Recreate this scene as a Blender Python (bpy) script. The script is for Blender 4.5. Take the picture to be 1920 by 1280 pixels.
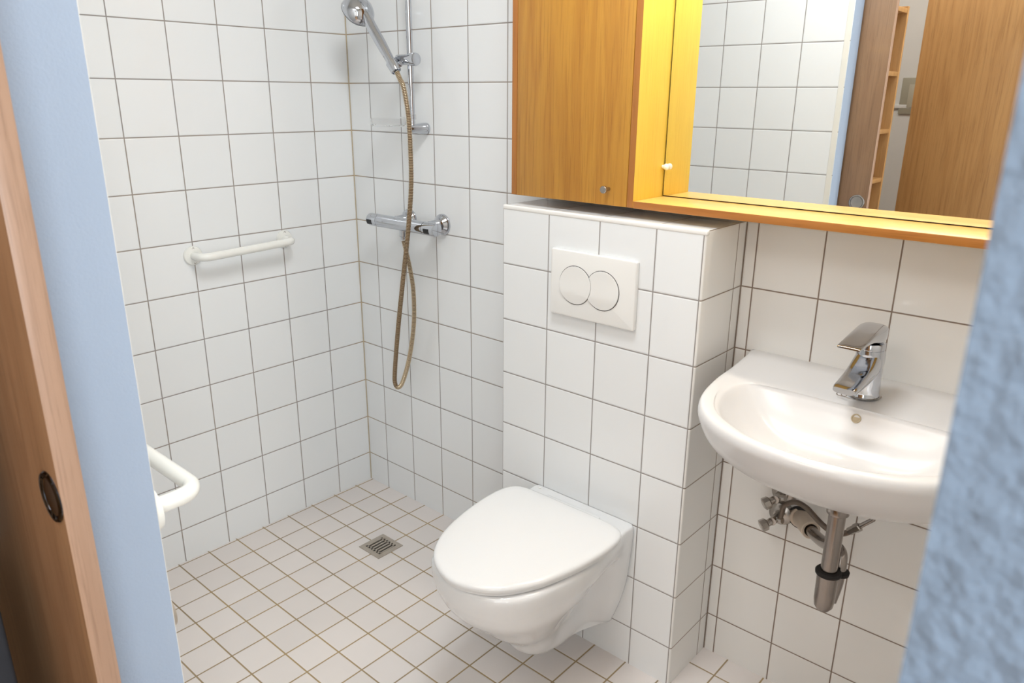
import bpy, bmesh, math, random
from mathutils import Vector, Matrix, noise

for o in list(bpy.data.objects): bpy.data.objects.remove(o)
SC = bpy.context.scene
COL = SC.collection
R = math.radians

# ------------------------------------------------------------------ camera, world, exposure, large lights
cam_d = bpy.data.cameras.new('camera'); cam = bpy.data.objects.new('camera', cam_d); COL.objects.link(cam)
cam.location = (2.15977, -1.62939, 1.42724)
cam.rotation_euler = (1.25648, -0.00652, 0.72294)
cam_d.sensor_width = 36.0; cam_d.sensor_fit = 'HORIZONTAL'; cam_d.lens = 36.0*1416.884/1920.0
cam_d.clip_start = 0.02
cam_d.dof.use_dof = True; cam_d.dof.focus_distance = 2.1; cam_d.dof.aperture_fstop = 8.5
SC.camera = cam

SC.view_settings.view_transform = 'Standard'; SC.view_settings.look = 'None'
SC.view_settings.gamma = 1.0; SC.view_settings.exposure = 0.14
SC.view_settings.use_curve_mapping = False
w = bpy.data.worlds.new('world'); SC.world = w; w.use_nodes = True
w.node_tree.nodes['Background'].inputs[0].default_value = (0.80, 0.90, 1.0, 1)
w.node_tree.nodes['Background'].inputs[1].default_value = 0.8

def area(name, loc, rot, sx, sy, power, color):
    d = bpy.data.lights.new(name, 'AREA'); d.shape = 'RECTANGLE'; d.size = sx; d.size_y = sy
    d.energy = power; d.color = color
    o = bpy.data.objects.new(name, d); COL.objects.link(o); o.location = loc; o.rotation_euler = rot
    return o
area('bathroom_ceiling_light', (1.34, -0.74, 2.415), (0, 0, 0), 0.50, 0.36, 13.2, (0.925, 0.97, 1.0))
area('mirror_canopy_light', (1.62, -0.105, 1.945), (0, 0, 0), 0.74, 0.05, 3.8, (1.0, 0.90, 0.74))
area('hall_daylight', (3.40, -2.05, 1.45), (0, R(90), 0), 1.7, 1.2, 38, (0.90, 0.96, 1.0))
area('hall_fill_light', (2.75, -3.10, 1.45), (R(90), 0, 0), 1.1, 1.5, 10, (0.93, 0.97, 1.0))  # unseen fill added to even out the bathroom light; no window stands here
area('hall_ceiling_light', (1.25, -2.15, 2.42), (0, 0, 0), 1.3, 0.7, 20, (1.0, 0.98, 0.95))

# ------------------------------------------------------------------ colours and materials
def lin(c):
    return tuple(((v/255.0)/12.92 if v/255.0 <= .04045 else ((v/255.0+.055)/1.055)**2.4) for v in c)
def base_mat(name, color=(200,200,200), rough=.5, metal=0.0, coat=0.0, ior=1.5):
    m = bpy.data.materials.new(name); m.use_nodes = True
    b = m.node_tree.nodes['Principled BSDF']
    b.inputs['Base Color'].default_value = (*lin(color), 1)
    b.inputs['Roughness'].default_value = rough; b.inputs['Metallic'].default_value = metal
    b.inputs['Coat Weight'].default_value = coat; b.inputs['Coat Roughness'].default_value = .05
    b.inputs['IOR'].default_value = ior
    return m, m.node_tree, b
def N(nt, t, **k):
    n = nt.nodes.new(t)
    for a, v in k.items(): setattr(n, a, v)
    return n
def math_n(nt, op, a, b=None, c=None, clamp=False):
    n = nt.nodes.new('ShaderNodeMath'); n.operation = op; n.use_clamp = clamp
    for i, v in enumerate((a, b, c)):
        if v is None: continue
        if isinstance(v, (int, float)): n.inputs[i].default_value = v
        else: nt.links.new(v, n.inputs[i])
    return n.outputs[0]
def pos(nt):
    g = nt.nodes.new('ShaderNodeNewGeometry'); s = nt.nodes.new('ShaderNodeSeparateXYZ')
    nt.links.new(g.outputs['Position'], s.inputs[0]); return g.outputs['Position'], s.outputs

def plain(name, color, rough=.5, metal=0.0, coat=0.0, var=.04, scale=9.0, bump=0.0, bscale=60.0):
    """a surface with a little procedural variation of tone and optional fine bump"""
    m, nt, b = base_mat(name, color, rough, metal, coat)
    tc = N(nt, 'ShaderNodeTexCoord')
    nz = N(nt, 'ShaderNodeTexNoise'); nz.inputs['Scale'].default_value = scale; nz.inputs['Detail'].default_value = 3
    nt.links.new(tc.outputs['Object'], nz.inputs['Vector'])
    mx = N(nt, 'ShaderNodeMix', data_type='RGBA')
    c = lin(color)
    mx.inputs[6].default_value = (*[v*(1-var) for v in c], 1); mx.inputs[7].default_value = (*[min(1, v*(1+var)) for v in c], 1)
    nt.links.new(nz.outputs[0], mx.inputs[0]); nt.links.new(mx.outputs[2], b.inputs['Base Color'])
    if bump:
        n2 = N(nt, 'ShaderNodeTexNoise'); n2.inputs['Scale'].default_value = bscale; n2.inputs['Detail'].default_value = 2
        nt.links.new(tc.outputs['Object'], n2.inputs['Vector'])
        bp = N(nt, 'ShaderNodeBump'); bp.inputs['Strength'].default_value = bump; bp.inputs['Distance'].default_value = .004
        nt.links.new(n2.outputs[0], bp.inputs['Height']); nt.links.new(bp.outputs[0], b.inputs['Normal'])
    return m

def tile_mat(name, ax, u0, pu, az, v0, pv, extra_u=(), extra_v=(), tile=(236,238,239), grout=(148,142,139), gw=.0032,
             rough=.13, stain=0.0, stain_col=(170,146,112), var=.02, bumpy=.35, stain_centre=None):
    """square tiles with a coordinate grid measured in metres; grout lines, joint bump, glaze"""
    m, nt, b = base_mat(name, tile, rough)
    P, s = pos(nt)
    def dist(o, o0, p, extra):
        t = math_n(nt, 'DIVIDE', math_n(nt, 'SUBTRACT', o, o0), p)
        f = math_n(nt, 'FRACT', math_n(nt, 'ADD', t, 500.5))
        d = math_n(nt, 'MULTIPLY', math_n(nt, 'ABSOLUTE', math_n(nt, 'SUBTRACT', f, .5)), p)
        for e in extra:
            d = math_n(nt, 'MINIMUM', d, math_n(nt, 'ABSOLUTE', math_n(nt, 'SUBTRACT', o, e)))
        return d, math_n(nt, 'FLOOR', t)
    du, iu = dist(s[ax], u0, pu, extra_u); dv, iv = dist(s[az], v0, pv, extra_v)
    d = math_n(nt, 'MINIMUM', du, dv)
    mr = N(nt, 'ShaderNodeMapRange'); mr.interpolation_type = 'SMOOTHSTEP'
    nt.links.new(d, mr.inputs[0]); mr.inputs[1].default_value = gw*.36; mr.inputs[2].default_value = gw*.62
    mask = mr.outputs[0]
    # per tile tone
    cb = N(nt, 'ShaderNodeCombineXYZ'); nt.links.new(iu, cb.inputs[0]); nt.links.new(iv, cb.inputs[1])
    wn = N(nt, 'ShaderNodeTexWhiteNoise', noise_dimensions='3D'); nt.links.new(cb.outputs[0], wn.inputs[0])
    nz = N(nt, 'ShaderNodeTexNoise'); nz.inputs['Scale'].default_value = 14; nt.links.new(P, nz.inputs[0])
    k = math_n(nt, 'MULTIPLY_ADD', wn.outputs[0], .65, math_n(nt, 'MULTIPLY', nz.outputs[0], .35))
    ct = N(nt, 'ShaderNodeMix', data_type='RGBA'); c = lin(tile)
    ct.inputs[6].default_value = (*[v*(1-var) for v in c], 1); ct.inputs[7].default_value = (*[min(.93, v*(1+var)) for v in c], 1)
    nt.links.new(k, ct.inputs[0])
    # grout, with discoloured patches
    gz = N(nt, 'ShaderNodeTexNoise'); gz.inputs['Scale'].default_value = 3.5; gz.inputs['Detail'].default_value = 4; nt.links.new(P, gz.inputs[0])
    g2 = N(nt, 'ShaderNodeMapRange'); nt.links.new(gz.outputs[0], g2.inputs[0]); g2.inputs[1].default_value = .42; g2.inputs[2].default_value = .62
    st = math_n(nt, 'MULTIPLY', g2.outputs[0], stain)
    if stain_centre:
        vd = N(nt, 'ShaderNodeVectorMath', operation='DISTANCE'); nt.links.new(P, vd.inputs[0])
        cc = N(nt, 'ShaderNodeCombineXYZ'); cc.inputs[0].default_value = 0; cc.inputs[1].default_value = 0
        nt.links.new(s[2], cc.inputs[2]); nt.links.new(cc.outputs[0], vd.inputs[1])
        near = N(nt, 'ShaderNodeMapRange'); nt.links.new(vd.outputs['Value'], near.inputs[0])
        near.inputs[1].default_value = .0; near.inputs[2].default_value = stain_centre; near.inputs[3].default_value = 1; near.inputs[4].default_value = 0
        st = math_n(nt, 'MAXIMUM', st, near.outputs[0])
    cg = N(nt, 'ShaderNodeMix', data_type='RGBA'); cg.inputs[6].default_value = (*lin(grout), 1); cg.inputs[7].default_value = (*lin(stain_col), 1)
    nt.links.new(st, cg.inputs[0])
    mx = N(nt, 'ShaderNodeMix', data_type='RGBA'); nt.links.new(mask, mx.inputs[0])
    nt.links.new(cg.outputs[2], mx.inputs[6]); nt.links.new(ct.outputs[2], mx.inputs[7]); nt.links.new(mx.outputs[2], b.inputs['Base Color'])
    r = math_n(nt, 'MULTIPLY_ADD', mask, rough-.8, .8); nt.links.new(r, b.inputs['Roughness'])
    # pillow edge + slight waviness of glaze
    pe = N(nt, 'ShaderNodeMapRange'); pe.interpolation_type = 'SMOOTHSTEP'
    nt.links.new(d, pe.inputs[0]); pe.inputs[1].default_value = gw*.3; pe.inputs[2].default_value = gw*1.5
    wv = N(nt, 'ShaderNodeTexNoise'); wv.inputs['Scale'].default_value = 9; nt.links.new(P, wv.inputs[0])
    hh = math_n(nt, 'MULTIPLY_ADD', wv.outputs[0], .10, pe.outputs[0])
    bp = N(nt, 'ShaderNodeBump'); bp.inputs['Strength'].default_value = bumpy; bp.inputs['Distance'].default_value = .0022
    nt.links.new(hh, bp.inputs['Height']); nt.links.new(bp.outputs[0], b.inputs['Normal'])
    return m

def wood_mat(name, c1, c2, c3, sx=9.0, sz=.55, rough=.38, axis=2, coat=.12, fig=1.0):
    """veneer: long streaks along one axis, fine pores, a broad cathedral figure"""
    m, nt, b = base_mat(name, c1, rough, 0, coat)
    tc = N(nt, 'ShaderNodeTexCoord')
    def mapped(kx, kz):
        mp = N(nt, 'ShaderNodeMapping'); v = [kx, kx, kx]; v[axis] = kz
        mp.inputs['Scale'].default_value = v; nt.links.new(tc.outputs['Object'], mp.inputs[0]); return mp.outputs[0]
    n1 = N(nt, 'ShaderNodeTexNoise'); n1.inputs['Scale'].default_value = 1; n1.inputs['Detail'].default_value = 3; n1.inputs['Distortion'].default_value = .4
    nt.links.new(mapped(sx, sz), n1.inputs[0])
    rings = math_n(nt, 'FRACT', math_n(nt, 'MULTIPLY', n1.outputs[0], 9.0*fig))
    rg = N(nt, 'ShaderNodeMapRange'); rg.interpolation_type = 'SMOOTHSTEP'; nt.links.new(math_n(nt, 'ABSOLUTE', math_n(nt, 'SUBTRACT', rings, .5)), rg.inputs[0])
    rg.inputs[1].default_value = .12; rg.inputs[2].default_value = .5
    n2 = N(nt, 'ShaderNodeTexNoise'); n2.inputs['Scale'].default_value = 1; n2.inputs['Detail'].default_value = 5; n2.inputs['Roughness'].default_value = .7
    nt.links.new(mapped(260, 7), n2.inputs[0])
    n3 = N(nt, 'ShaderNodeTexNoise'); n3.inputs['Scale'].default_value = 1; n3.inputs['Detail'].default_value = 2
    nt.links.new(mapped(28, 1.1), n3.inputs[0])
    k = math_n(nt, 'ADD', math_n(nt, 'MULTIPLY', rg.outputs[0], .38), math_n(nt, 'MULTIPLY', n3.outputs[0], .55))
    a = N(nt, 'ShaderNodeMix', data_type='RGBA'); a.inputs[6].default_value = (*lin(c1), 1); a.inputs[7].default_value = (*lin(c2), 1)
    nt.links.new(k, a.inputs[0])
    pr = N(nt, 'ShaderNodeMapRange'); nt.links.new(n2.outputs[0], pr.inputs[0]); pr.inputs[1].default_value = .5; pr.inputs[2].default_value = .72; pr.inputs[4].default_value = .55
    c = N(nt, 'ShaderNodeMix', data_type='RGBA'); nt.links.new(pr.outputs[0], c.inputs[0]); nt.links.new(a.outputs[2], c.inputs[6]); c.inputs[7].default_value = (*lin(c3), 1)
    nt.links.new(c.outputs[2], b.inputs['Base Color'])
    return m

def hose_mat():
    return (plain('hose_rib', (212,194,164), .34, .7), plain('hose_groove', (112,86,58), .5, .3))

Z1 = .11273; TP = .15
M = {}
M['tile_left']  = tile_mat('tiles_left', 1, -.1483, TP, 2, Z1, TP, extra_u=(0.0,), stain=.25, stain_centre=.10)
M['tile_back']  = tile_mat('tiles_back', 0, .1058, TP, 2, Z1, TP, extra_u=(0.0,), stain=.25, stain_centre=.10)
M['tile_sink']  = tile_mat('tiles_washbasin', 0, 1.460, TP, 2, Z1, TP, extra_u=(1.4325,), tile=(232,231,228), grout=(132,116,104))
M['tile_front'] = tile_mat('tiles_front', 0, .8785, TP, 2, Z1, TP)
M['tile_right'] = tile_mat('tiles_right', 1, -.15, TP, 2, Z1, TP, tile=(232,231,228))
M['tile_boxf']  = tile_mat('tiles_boxing_front', 0, 1.0129, TP, 2, Z1, TP, extra_u=(1.4262,), gw=.0029)
M['tile_boxs']  = tile_mat('tiles_boxing_side', 1, -.038, .400, 2, Z1, TP, extra_u=(-.0015,), gw=.0028, tile=(232,231,228), grout=(140,126,112))
M['tile_boxt']  = tile_mat('tiles_boxing_top', 0, 1.0129, TP, 1, -.04, .151, extra_v=(-.0015,), rough=.09)
M['tile_floor'] = tile_mat('tiles_floor', 0, .0105, .0995, 1, -.0775, .0995, tile=(226,219,215), grout=(150,132,104), gw=.0042,
                           rough=.42, stain=.7, stain_col=(176,150,104), var=.05, bumpy=.3)
M['hall_floor'] = wood_mat('laminate', (176,140,98), (150,112,74), (110,80,52), axis=0)
M['white_paint'] = plain('white_paint', (232,230,224), .7, bump=.15, bscale=120)
M['blue_smooth'] = plain('blue_paint_smooth', (162,177,198), .62, var=.03, scale=4, bump=.10, bscale=260)
M['blue_rough'] = plain('blue_woodchip_paint', (109,126,146), .68, var=.06, scale=55, bump=1.0, bscale=90)
M['trim'] = plain('cream_trim', (232,230,222), .35)
M['edge_trim'] = plain('white_edge_profile', (244,242,238), .18)
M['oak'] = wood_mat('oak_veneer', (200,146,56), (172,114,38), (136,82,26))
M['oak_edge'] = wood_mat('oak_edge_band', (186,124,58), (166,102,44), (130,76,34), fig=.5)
M['oak_in'] = wood_mat('oak_panel_lamplit', (232,202,84), (226,192,72), (210,170,58), fig=.4, rough=.6, coat=0.0)  # oak with the warm lamplight put into its yellow colour
M['oak_shelf'] = wood_mat('oak_shelf', (232,188,104), (224,176,90), (200,140,60), axis=0, fig=.4)
M['oak_shelf_edge'] = wood_mat('oak_shelf_edge', (186,122,54), (160,96,38), (120,68,28), axis=0, fig=.5)
M['beech'] = wood_mat('beech_veneer', (150,118,90), (132,100,74), (98,72,51), sx=7)
M['beech_edge'] = wood_mat('beech_edge', (178,146,124), (158,126,104), (120,92,72), sx=12)
M['beech_hall'] = wood_mat('beech_hall', (196,152,98), (172,126,76), (134,94,56), sx=7)
M['porcelain'] = plain('porcelain', (230,231,232), .08, coat=.4, var=.006)
M['porcelain_warm'] = plain('basin_porcelain', (218,217,217), .24, coat=.12, var=.006)
M['seat'] = plain('seat_plastic', (229,230,231), .16, coat=.2, var=.005)
M['plastic'] = plain('white_plastic', (236,235,232), .22, var=.01)
M['enamel'] = plain('white_enamel', (238,238,233), .22, coat=.3, var=.008)
M['chrome'] = plain('chrome', (198,201,207), .05, 1.0, var=.01)
M['pull_ring'] = plain('chrome_dark_reflecting', (74,78,86), .12, 1.0, var=.05)  # plain chrome with its dark reflections put into the colour
M['chrome_soft'] = plain('satin_chrome', (176,170,164), .24, 1.0, var=.06)
M['pipe'] = plain('worn_chrome_pipe', (150,142,136), .2, 1.0, var=.12, scale=25)
M['steel'] = plain('brushed_steel', (186,176,164), .45, .55, var=.12, scale=60)
M['dark'] = plain('dark_gap', (24,20,18), .8)
M['black_mat'] = plain('satin_black', (22,22,24), .45)
M['darkgrey'] = plain('dark_grey_matt', (40,42,48), .9)
M['cream_pipe'] = plain('cream_pipe', (206,192,176), .5)
M['switch'] = plain('switch_plastic', (176,170,150), .4)
M['braid'] = plain('steel_braid', (120,108,98), .42, .9, var=.3, scale=400)
M['rib'], M['groove'] = hose_mat()
m, nt, b = base_mat('mirror_glass', (244,246,245), 0.0, 1.0); M['mirror'] = m
tc = N(nt, 'ShaderNodeTexCoord'); nz = N(nt, 'ShaderNodeTexNoise'); nz.inputs['Scale'].default_value = 2
mp = N(nt, 'ShaderNodeMapRange'); mp.inputs[3].default_value = 0; mp.inputs[4].default_value = .012
nt.links.new(tc.outputs['Object'], nz.inputs[0]); nt.links.new(nz.outputs[0], mp.inputs[0]); nt.links.new(mp.outputs[0], b.inputs['Roughness'])
m, nt, b = base_mat('clear_plastic', (250,250,250), .04); b.inputs['Transmission Weight'].default_value = 1.0; b.inputs['IOR'].default_value = 1.06; M['clear'] = m
m, nt, b = base_mat('lamp_glow', (255,250,240), .5); b.inputs['Emission Color'].default_value = (1, .93, .82, 1); b.inputs['Emission Strength'].default_value = 3.0; M['glow'] = m

# ------------------------------------------------------------------ builders
def finish(name, bm, mats, parent=None, smooth=True, angle=35):
    me = bpy.data.meshes.new(name); bmesh.ops.recalc_face_normals(bm, faces=bm.faces[:]); bm.to_mesh(me); bm.free()
    for mm in (mats if isinstance(mats, (list, tuple)) else [mats]): me.materials.append(mm)
    if smooth:
        for p in me.polygons: p.use_smooth = True
        me.set_sharp_from_angle(angle=R(angle))
    o = bpy.data.objects.new(name, me); COL.objects.link(o)
    if parent is not None:
        o.parent = parent
        # parts are modelled in room coordinates: undo the thing's own offset (sub-parts hang on parts that already did)
        o.matrix_parent_inverse = Matrix.Translation(-Vector(parent.location)) if parent.type == 'EMPTY' else Matrix()
    ROOTLOC[o.name] = ROOTLOC.get(parent.name, Vector()) if parent is not None else Vector()
    return o
ROOTLOC = {}
def thing(name, label, cat, loc=(0,0,0), group=None, kind=None):
    o = bpy.data.objects.new(name, None); COL.objects.link(o); o.empty_display_size = .05; o.location = loc
    o['label'] = label; o['category'] = cat
    if group: o['group'] = group
    if kind: o['kind'] = kind
    ROOTLOC[o.name] = Vector(loc)
    return o
def tag(o, label, cat, group=None):
    o['label'] = label; o['category'] = cat
    if group: o['group'] = group
    return o
def struct(o, label=None):
    o['kind'] = 'structure'
    if label: o['label'] = label
    return o
def box(bm, a, b, bev=0.0, seg=2, mi=0, mif=None):
    x0,y0,z0 = a; x1,y1,z1 = b
    v = [bm.verts.new(p) for p in ((x0,y0,z0),(x1,y0,z0),(x1,y1,z0),(x0,y1,z0),(x0,y0,z1),(x1,y0,z1),(x1,y1,z1),(x0,y1,z1))]
    fs = {}
    for k, ix in {'-z':(3,2,1,0),'+z':(4,5,6,7),'-y':(0,1,5,4),'+x':(1,2,6,5),'+y':(2,3,7,6),'-x':(3,0,4,7)}.items():
        f = bm.faces.new([v[i] for i in ix]); f.material_index = (mif or {}).get(k, mi); fs[k] = f
    if bev:
        es = list({e for f in fs.values() for e in f.edges})
        bmesh.ops.bevel(bm, geom=es, offset=bev, segments=seg, affect='EDGES', profile=.5)
    return bm
def catmull(pts, n):
    P = [Vector(p) for p in pts]; out = []
    P = [P[0]*2-P[1]] + P + [P[-1]*2-P[-2]]
    for i in range(1, len(P)-2):
        for k in range(n):
            t = k/n; a,b_,c,d = P[i-1],P[i],P[i+1],P[i+2]
            out.append(.5*((2*b_)+(c-a)*t+(2*a-5*b_+4*c-d)*t*t+(3*b_-a-3*c+d)*t**3))
    out.append(P[-2].copy()); return out
def tube(bm, pts, r, seg=16, cap=True, radii=None, mis=None, squash=None):
    P = [Vector(p) for p in pts]; n = len(P); rings = []
    T = [(P[min(i+1,n-1)]-P[max(i-1,0)]).normalized() for i in range(n)]
    up = Vector((0,0,1)) if abs(T[0].z) < .9 else Vector((1,0,0))
    nx = (up - T[0]*up.dot(T[0])).normalized()
    for i in range(n):
        nx = (nx - T[i]*nx.dot(T[i])).normalized(); ny = T[i].cross(nx)
        rr = radii[i] if radii else r
        sa, sb = squash[i] if squash else (1, 1)
        rings.append([bm.verts.new(P[i] + nx*rr*sa*math.cos(2*math.pi*k/seg) + ny*rr*sb*math.sin(2*math.pi*k/seg)) for k in range(seg)])
    for i in range(n-1):
        for k in range(seg):
            f = bm.faces.new((rings[i][k], rings[i][(k+1)%seg], rings[i+1][(k+1)%seg], rings[i+1][k]))
            if mis: f.material_index = mis[i]
    if cap: bm.faces.new(rings[0][::-1]); bm.faces.new(rings[-1])
    return bm
def lathe(bm, prof, origin=(0,0,0), axis=(0,0,1), seg=32, mi=0, scale=(1,1), cap=True):
    """prof: (radius, height) pairs along the axis"""
    ax = Vector(axis).normalized(); up = Vector((0,0,1)) if abs(ax.z) < .9 else Vector((1,0,0))
    a = (up-ax*up.dot(ax)).normalized(); b_ = ax.cross(a); O = Vector(origin); rings = []
    for r, h in prof:
        r = max(r, 1e-5)
        rings.append([bm.verts.new(O+ax*h+a*r*scale[0]*math.cos(2*math.pi*k/seg)+b_*r*scale[1]*math.sin(2*math.pi*k/seg)) for k in range(seg)])
    for i in range(len(rings)-1):
        for k in range(seg):
            f = bm.faces.new((rings[i][k], rings[i][(k+1)%seg], rings[i+1][(k+1)%seg], rings[i+1][k])); f.material_index = mi
    if cap: bm.faces.new(rings[0][::-1]).material_index = mi; bm.faces.new(rings[-1]).material_index = mi
    return bm
def loop_from_half(half, n=5, ymax=None):
    """half outline (x>=0) from back centre round to front centre -> closed symmetric loop of (x,y)"""
    h = [Vector((x, y, 0)) for x, y in half]; P = [Vector((-h[1].x, h[1].y, 0))] + h + [Vector((-h[-2].x, h[-2].y, 0))]; s = []
    for i in range(1, len(P)-2):
        for k in range(n):
            t = k/n; a, b_, c, d = P[i-1:i+3]
            s.append(.5*((2*b_)+(c-a)*t+(2*a-5*b_+4*c-d)*t*t+(3*b_-a-3*c+d)*t**3))
    s.append(P[-2].copy())
    for p in s:
        p.x = max(0, p.x)
        if ymax is not None: p.y = min(p.y, ymax)
    s[0].x = 0; s[-1].x = 0
    return [(p.x, p.y) for p in s] + [(-p.x, p.y) for p in s[-2:0:-1]]
def loft(bm, rings, cap0=True, cap1=True, mi=0):
    V = [[bm.verts.new(p) for p in r] for r in rings]; n = len(V[0])
    for i in range(len(V)-1):
        for k in range(n):
            bm.faces.new((V[i][k], V[i][(k+1)%n], V[i+1][(k+1)%n], V[i+1][k])).material_index = mi
    if cap0: bm.faces.new(V[0][::-1])
    if cap1: bm.faces.new(V[-1])
    return bm
def smooth_rings(keys, n):
    """Catmull interpolation between key rings (each a list of 3D points)"""
    cols = [catmull([k[j] for k in keys], n) for j in range(len(keys[0]))]
    return [[c[i] for c in cols] for i in range(len(cols[0]))]
def BM(): return bmesh.new()
def round_rect(w_, h_, r, n=6):
    pts = []
    for cx, cy, a0 in ((w_/2-r, h_/2-r, 0), (-w_/2+r, h_/2-r, 90), (-w_/2+r, -h_/2+r, 180), (w_/2-r, -h_/2+r, 270)):
        for i in range(n+1):
            a = R(a0+90*i/n); pts.append((cx+r*math.cos(a), cy+r*math.sin(a)))
    return pts

# ------------------------------------------------------------------ the room
W, D, H = 2.40, -1.264, 2.50      # room x extent, inner face of front wall, ceiling
YO = -1.352                       # outer (corridor) face of front wall
XL, XR = 1.195, 2.116             # door opening
bm = BM(); box(bm, (-.1, YO, -.08), (W+.1, .1, 0)); struct(finish('floor', bm, M['tile_floor'], smooth=False), 'small beige square floor tiles')
bm = BM(); box(bm, (-.1, D-.001, 0), (0, .1, H)); struct(finish('wall_left', bm, M['tile_left'], smooth=False), 'white tiled shower wall with the grab rail')
bm = BM(); box(bm, (0, 0, 0), (1.432, .1, H), mi=0); box(bm, (1.432, 0, 0), (W+.1, .1, H), mi=1)
struct(finish('wall_back', bm, [M['tile_back'], M['tile_sink']], smooth=False), 'white tiled wall behind toilet and washbasin')
bm = BM(); box(bm, (W, D, 0), (W+.1, 0, H)); struct(finish('wall_right', bm, M['tile_right'], smooth=False))
bm = BM()
box(bm, (-.1, YO, 0), (XL, D-.001, H), mi=1, mif={'+y':0, '+x':2})
box(bm, (XR, YO, 0), (W+.1, D-.001, H), mi=1, mif={'+y':0})
box(bm, (XL, YO, 2.10), (XR, D-.001, H), mi=1, mif={'+y':0})
struct(finish('wall_front', bm, [M['tile_front'], M['blue_rough'], M['blue_smooth']], smooth=False), 'pale blue door wall, tiled on its inner side')
bm = BM(); box(bm, (-.1, YO, H), (W+.1, .1, H+.08)); struct(finish('ceiling', bm, M['white_paint'], smooth=False))
bm = BM(); box(bm, (1.174, D-.0005, 0), (XL-.002, D+.0005, 2.12), bev=.001); struct(finish('trim_1', bm, M['trim'], smooth=False))
bm = BM(); box(bm, (XR-.0035, D-.004, 0), (XR+.02, D+.004, 2.12), bev=.001); struct(finish('trim_2', bm, M['trim'], smooth=False))
# corner joint of aged silicone
bm = BM(); tube(bm, [(.0005,-.0005,.001),(.0005,-.0005,H-.01)], .0022, 8); struct(finish('trim_3', bm, plain('aged_joint', (188,174,148), .5), smooth=True))

# boxed-out cistern wall
BL, BX, BY, BZ = .8635, 1.432, -.190, 1.163
bm = BM(); box(bm, (BL, BY, 0), (BX, 0, BZ), mi=0, mif={'+x':1, '+z':2})
ed = [e for e in bm.edges if all(abs(v.co.x-BX) < 1e-4 and abs(v.co.y-BY) < 1e-4 for v in e.verts)]
bmesh.ops.bevel(bm, geom=ed, offset=.0045, segments=4, affect='EDGES', profile=.5, material=1)
struct(finish('wall_cistern', bm, [M['tile_boxf'], M['tile_boxs'], M['tile_boxt']], angle=40), 'tiled half-height boxing behind the toilet')
bm = BM(); box(bm, (BL-.0015, BY-.0016, BZ-.0105), (BX+.0016, BY+.0105, BZ+.0016), bev=.0035, seg=3); struct(finish('trim_4', bm, M['edge_trim']))

# corridor outside the door
HY = -3.15
bm = BM(); box(bm, (-.6, HY-.1, -.08), (3.6, YO, -.001)); struct(finish('floor_hall', bm, M['hall_floor'], smooth=False))
bm = BM(); box(bm, (-.6, HY-.1, 0), (3.6, HY, H)); struct(finish('wall_hall_back', bm, M['white_paint'], smooth=False))
bm = BM(); box(bm, (-.6, HY, 0), (-.5, YO, H)); struct(finish('wall_hall_left', bm, M['white_paint'], smooth=False))
bm = BM(); box(bm, (3.5, HY, 0), (3.6, YO, H)); struct(finish('wall_hall_right', bm, M['white_paint'], smooth=False))
bm = BM(); box(bm, (W+.1, YO, 0), (3.6, YO+.08, H)); box(bm, (-.6, YO, 0), (-.1, YO+.08, H)); struct(finish('wall_hall_front', bm, M['blue_rough'], smooth=False))
bm = BM(); box(bm, (-.6, HY, H), (3.6, YO, H+.08)); struct(finish('ceiling_hall', bm, M['white_paint'], smooth=False))
bm = BM(); box(bm, (-.49, HY, 1.375), (3.49, HY+.014, 1.395), bev=.003); struct(finish('trim_6', bm, M['white_paint']))

# ------------------------------------------------------------------ sliding door on the corridor side
DX, DY0, DY1 = 1.294, -1.4015, -1.3755
door = thing('door_1', 'wooden sliding door leaf with round flush pulls, half open at the left', 'door', (DX-.46, -1.39, .01), kind='structure')
bm = BM(); box(bm, (DX-.95, DY0, .012), (DX, DY1, 2.14), bev=.0012, mi=0, mif={'+x':1})
for f in bm.faces:
    if f.normal.x > .9: f.material_index = 1
finish('door_leaf', bm, [M['beech'], M['beech_edge']], door, angle=30)
def pull(x, y, z, sgn, r, ring='pull_ring'):
    bm = BM(); lathe(bm, [(r*1.0, 0), (r*1.0, .0012), (r*.95, .0030), (r*.84, .0032), (r*.78, .0014), (r*.77, .0003), (r*.2, .0003)], (x, y, z), (0, sgn, 0), 48)
    o = finish('pull_handle', bm, M[ring], door); o['label'] = 'round recessed steel pull'
    bm = BM(); lathe(bm, [(r*.76, .0004), (r*.74, .0010), (r*.4, .0007), (r*.05, .0006)], (x, y, z), (0, sgn, 0), 40); finish('pull_dish', bm, M['chrome_soft'], o)
pull(1.2640, DY0, .990, -1, .031); pull(1.257, DY1, 1.062, 1, .028, 'chrome_soft')

# ------------------------------------------------------------------ oak wall cabinet
CY, CZ = -.156, 1.187
CX0, CX1, CT = .860, 1.2265, 1.985
cab = thing('wall_cabinet', 'tall honey-coloured oak wall cabinet left of the mirror', 'cabinet', (1.043, 0, CZ))
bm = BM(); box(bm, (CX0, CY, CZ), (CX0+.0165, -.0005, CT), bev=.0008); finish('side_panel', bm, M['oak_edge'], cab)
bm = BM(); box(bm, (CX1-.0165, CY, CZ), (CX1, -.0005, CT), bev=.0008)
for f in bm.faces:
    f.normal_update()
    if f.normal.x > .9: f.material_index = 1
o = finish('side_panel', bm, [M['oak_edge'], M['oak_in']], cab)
bm = BM(); box(bm, (CX0+.0165, CY+.022, CZ), (CX1-.0165, -.0005, CZ+.016)); finish('bottom_panel', bm, M['oak'], cab)
bm = BM(); box(bm, (CX0+.0165, CY+.022, CT-.016), (CX1-.0165, -.0005, CT)); finish('top_panel', bm, M['oak'], cab)
bm = BM(); box(bm, (CX0+.0185, CY-.001, CZ), (CX1-.0172, CY+.0165, CT-.002), bev=.0008); dr = finish('door', bm, M['oak'], cab)
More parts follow.
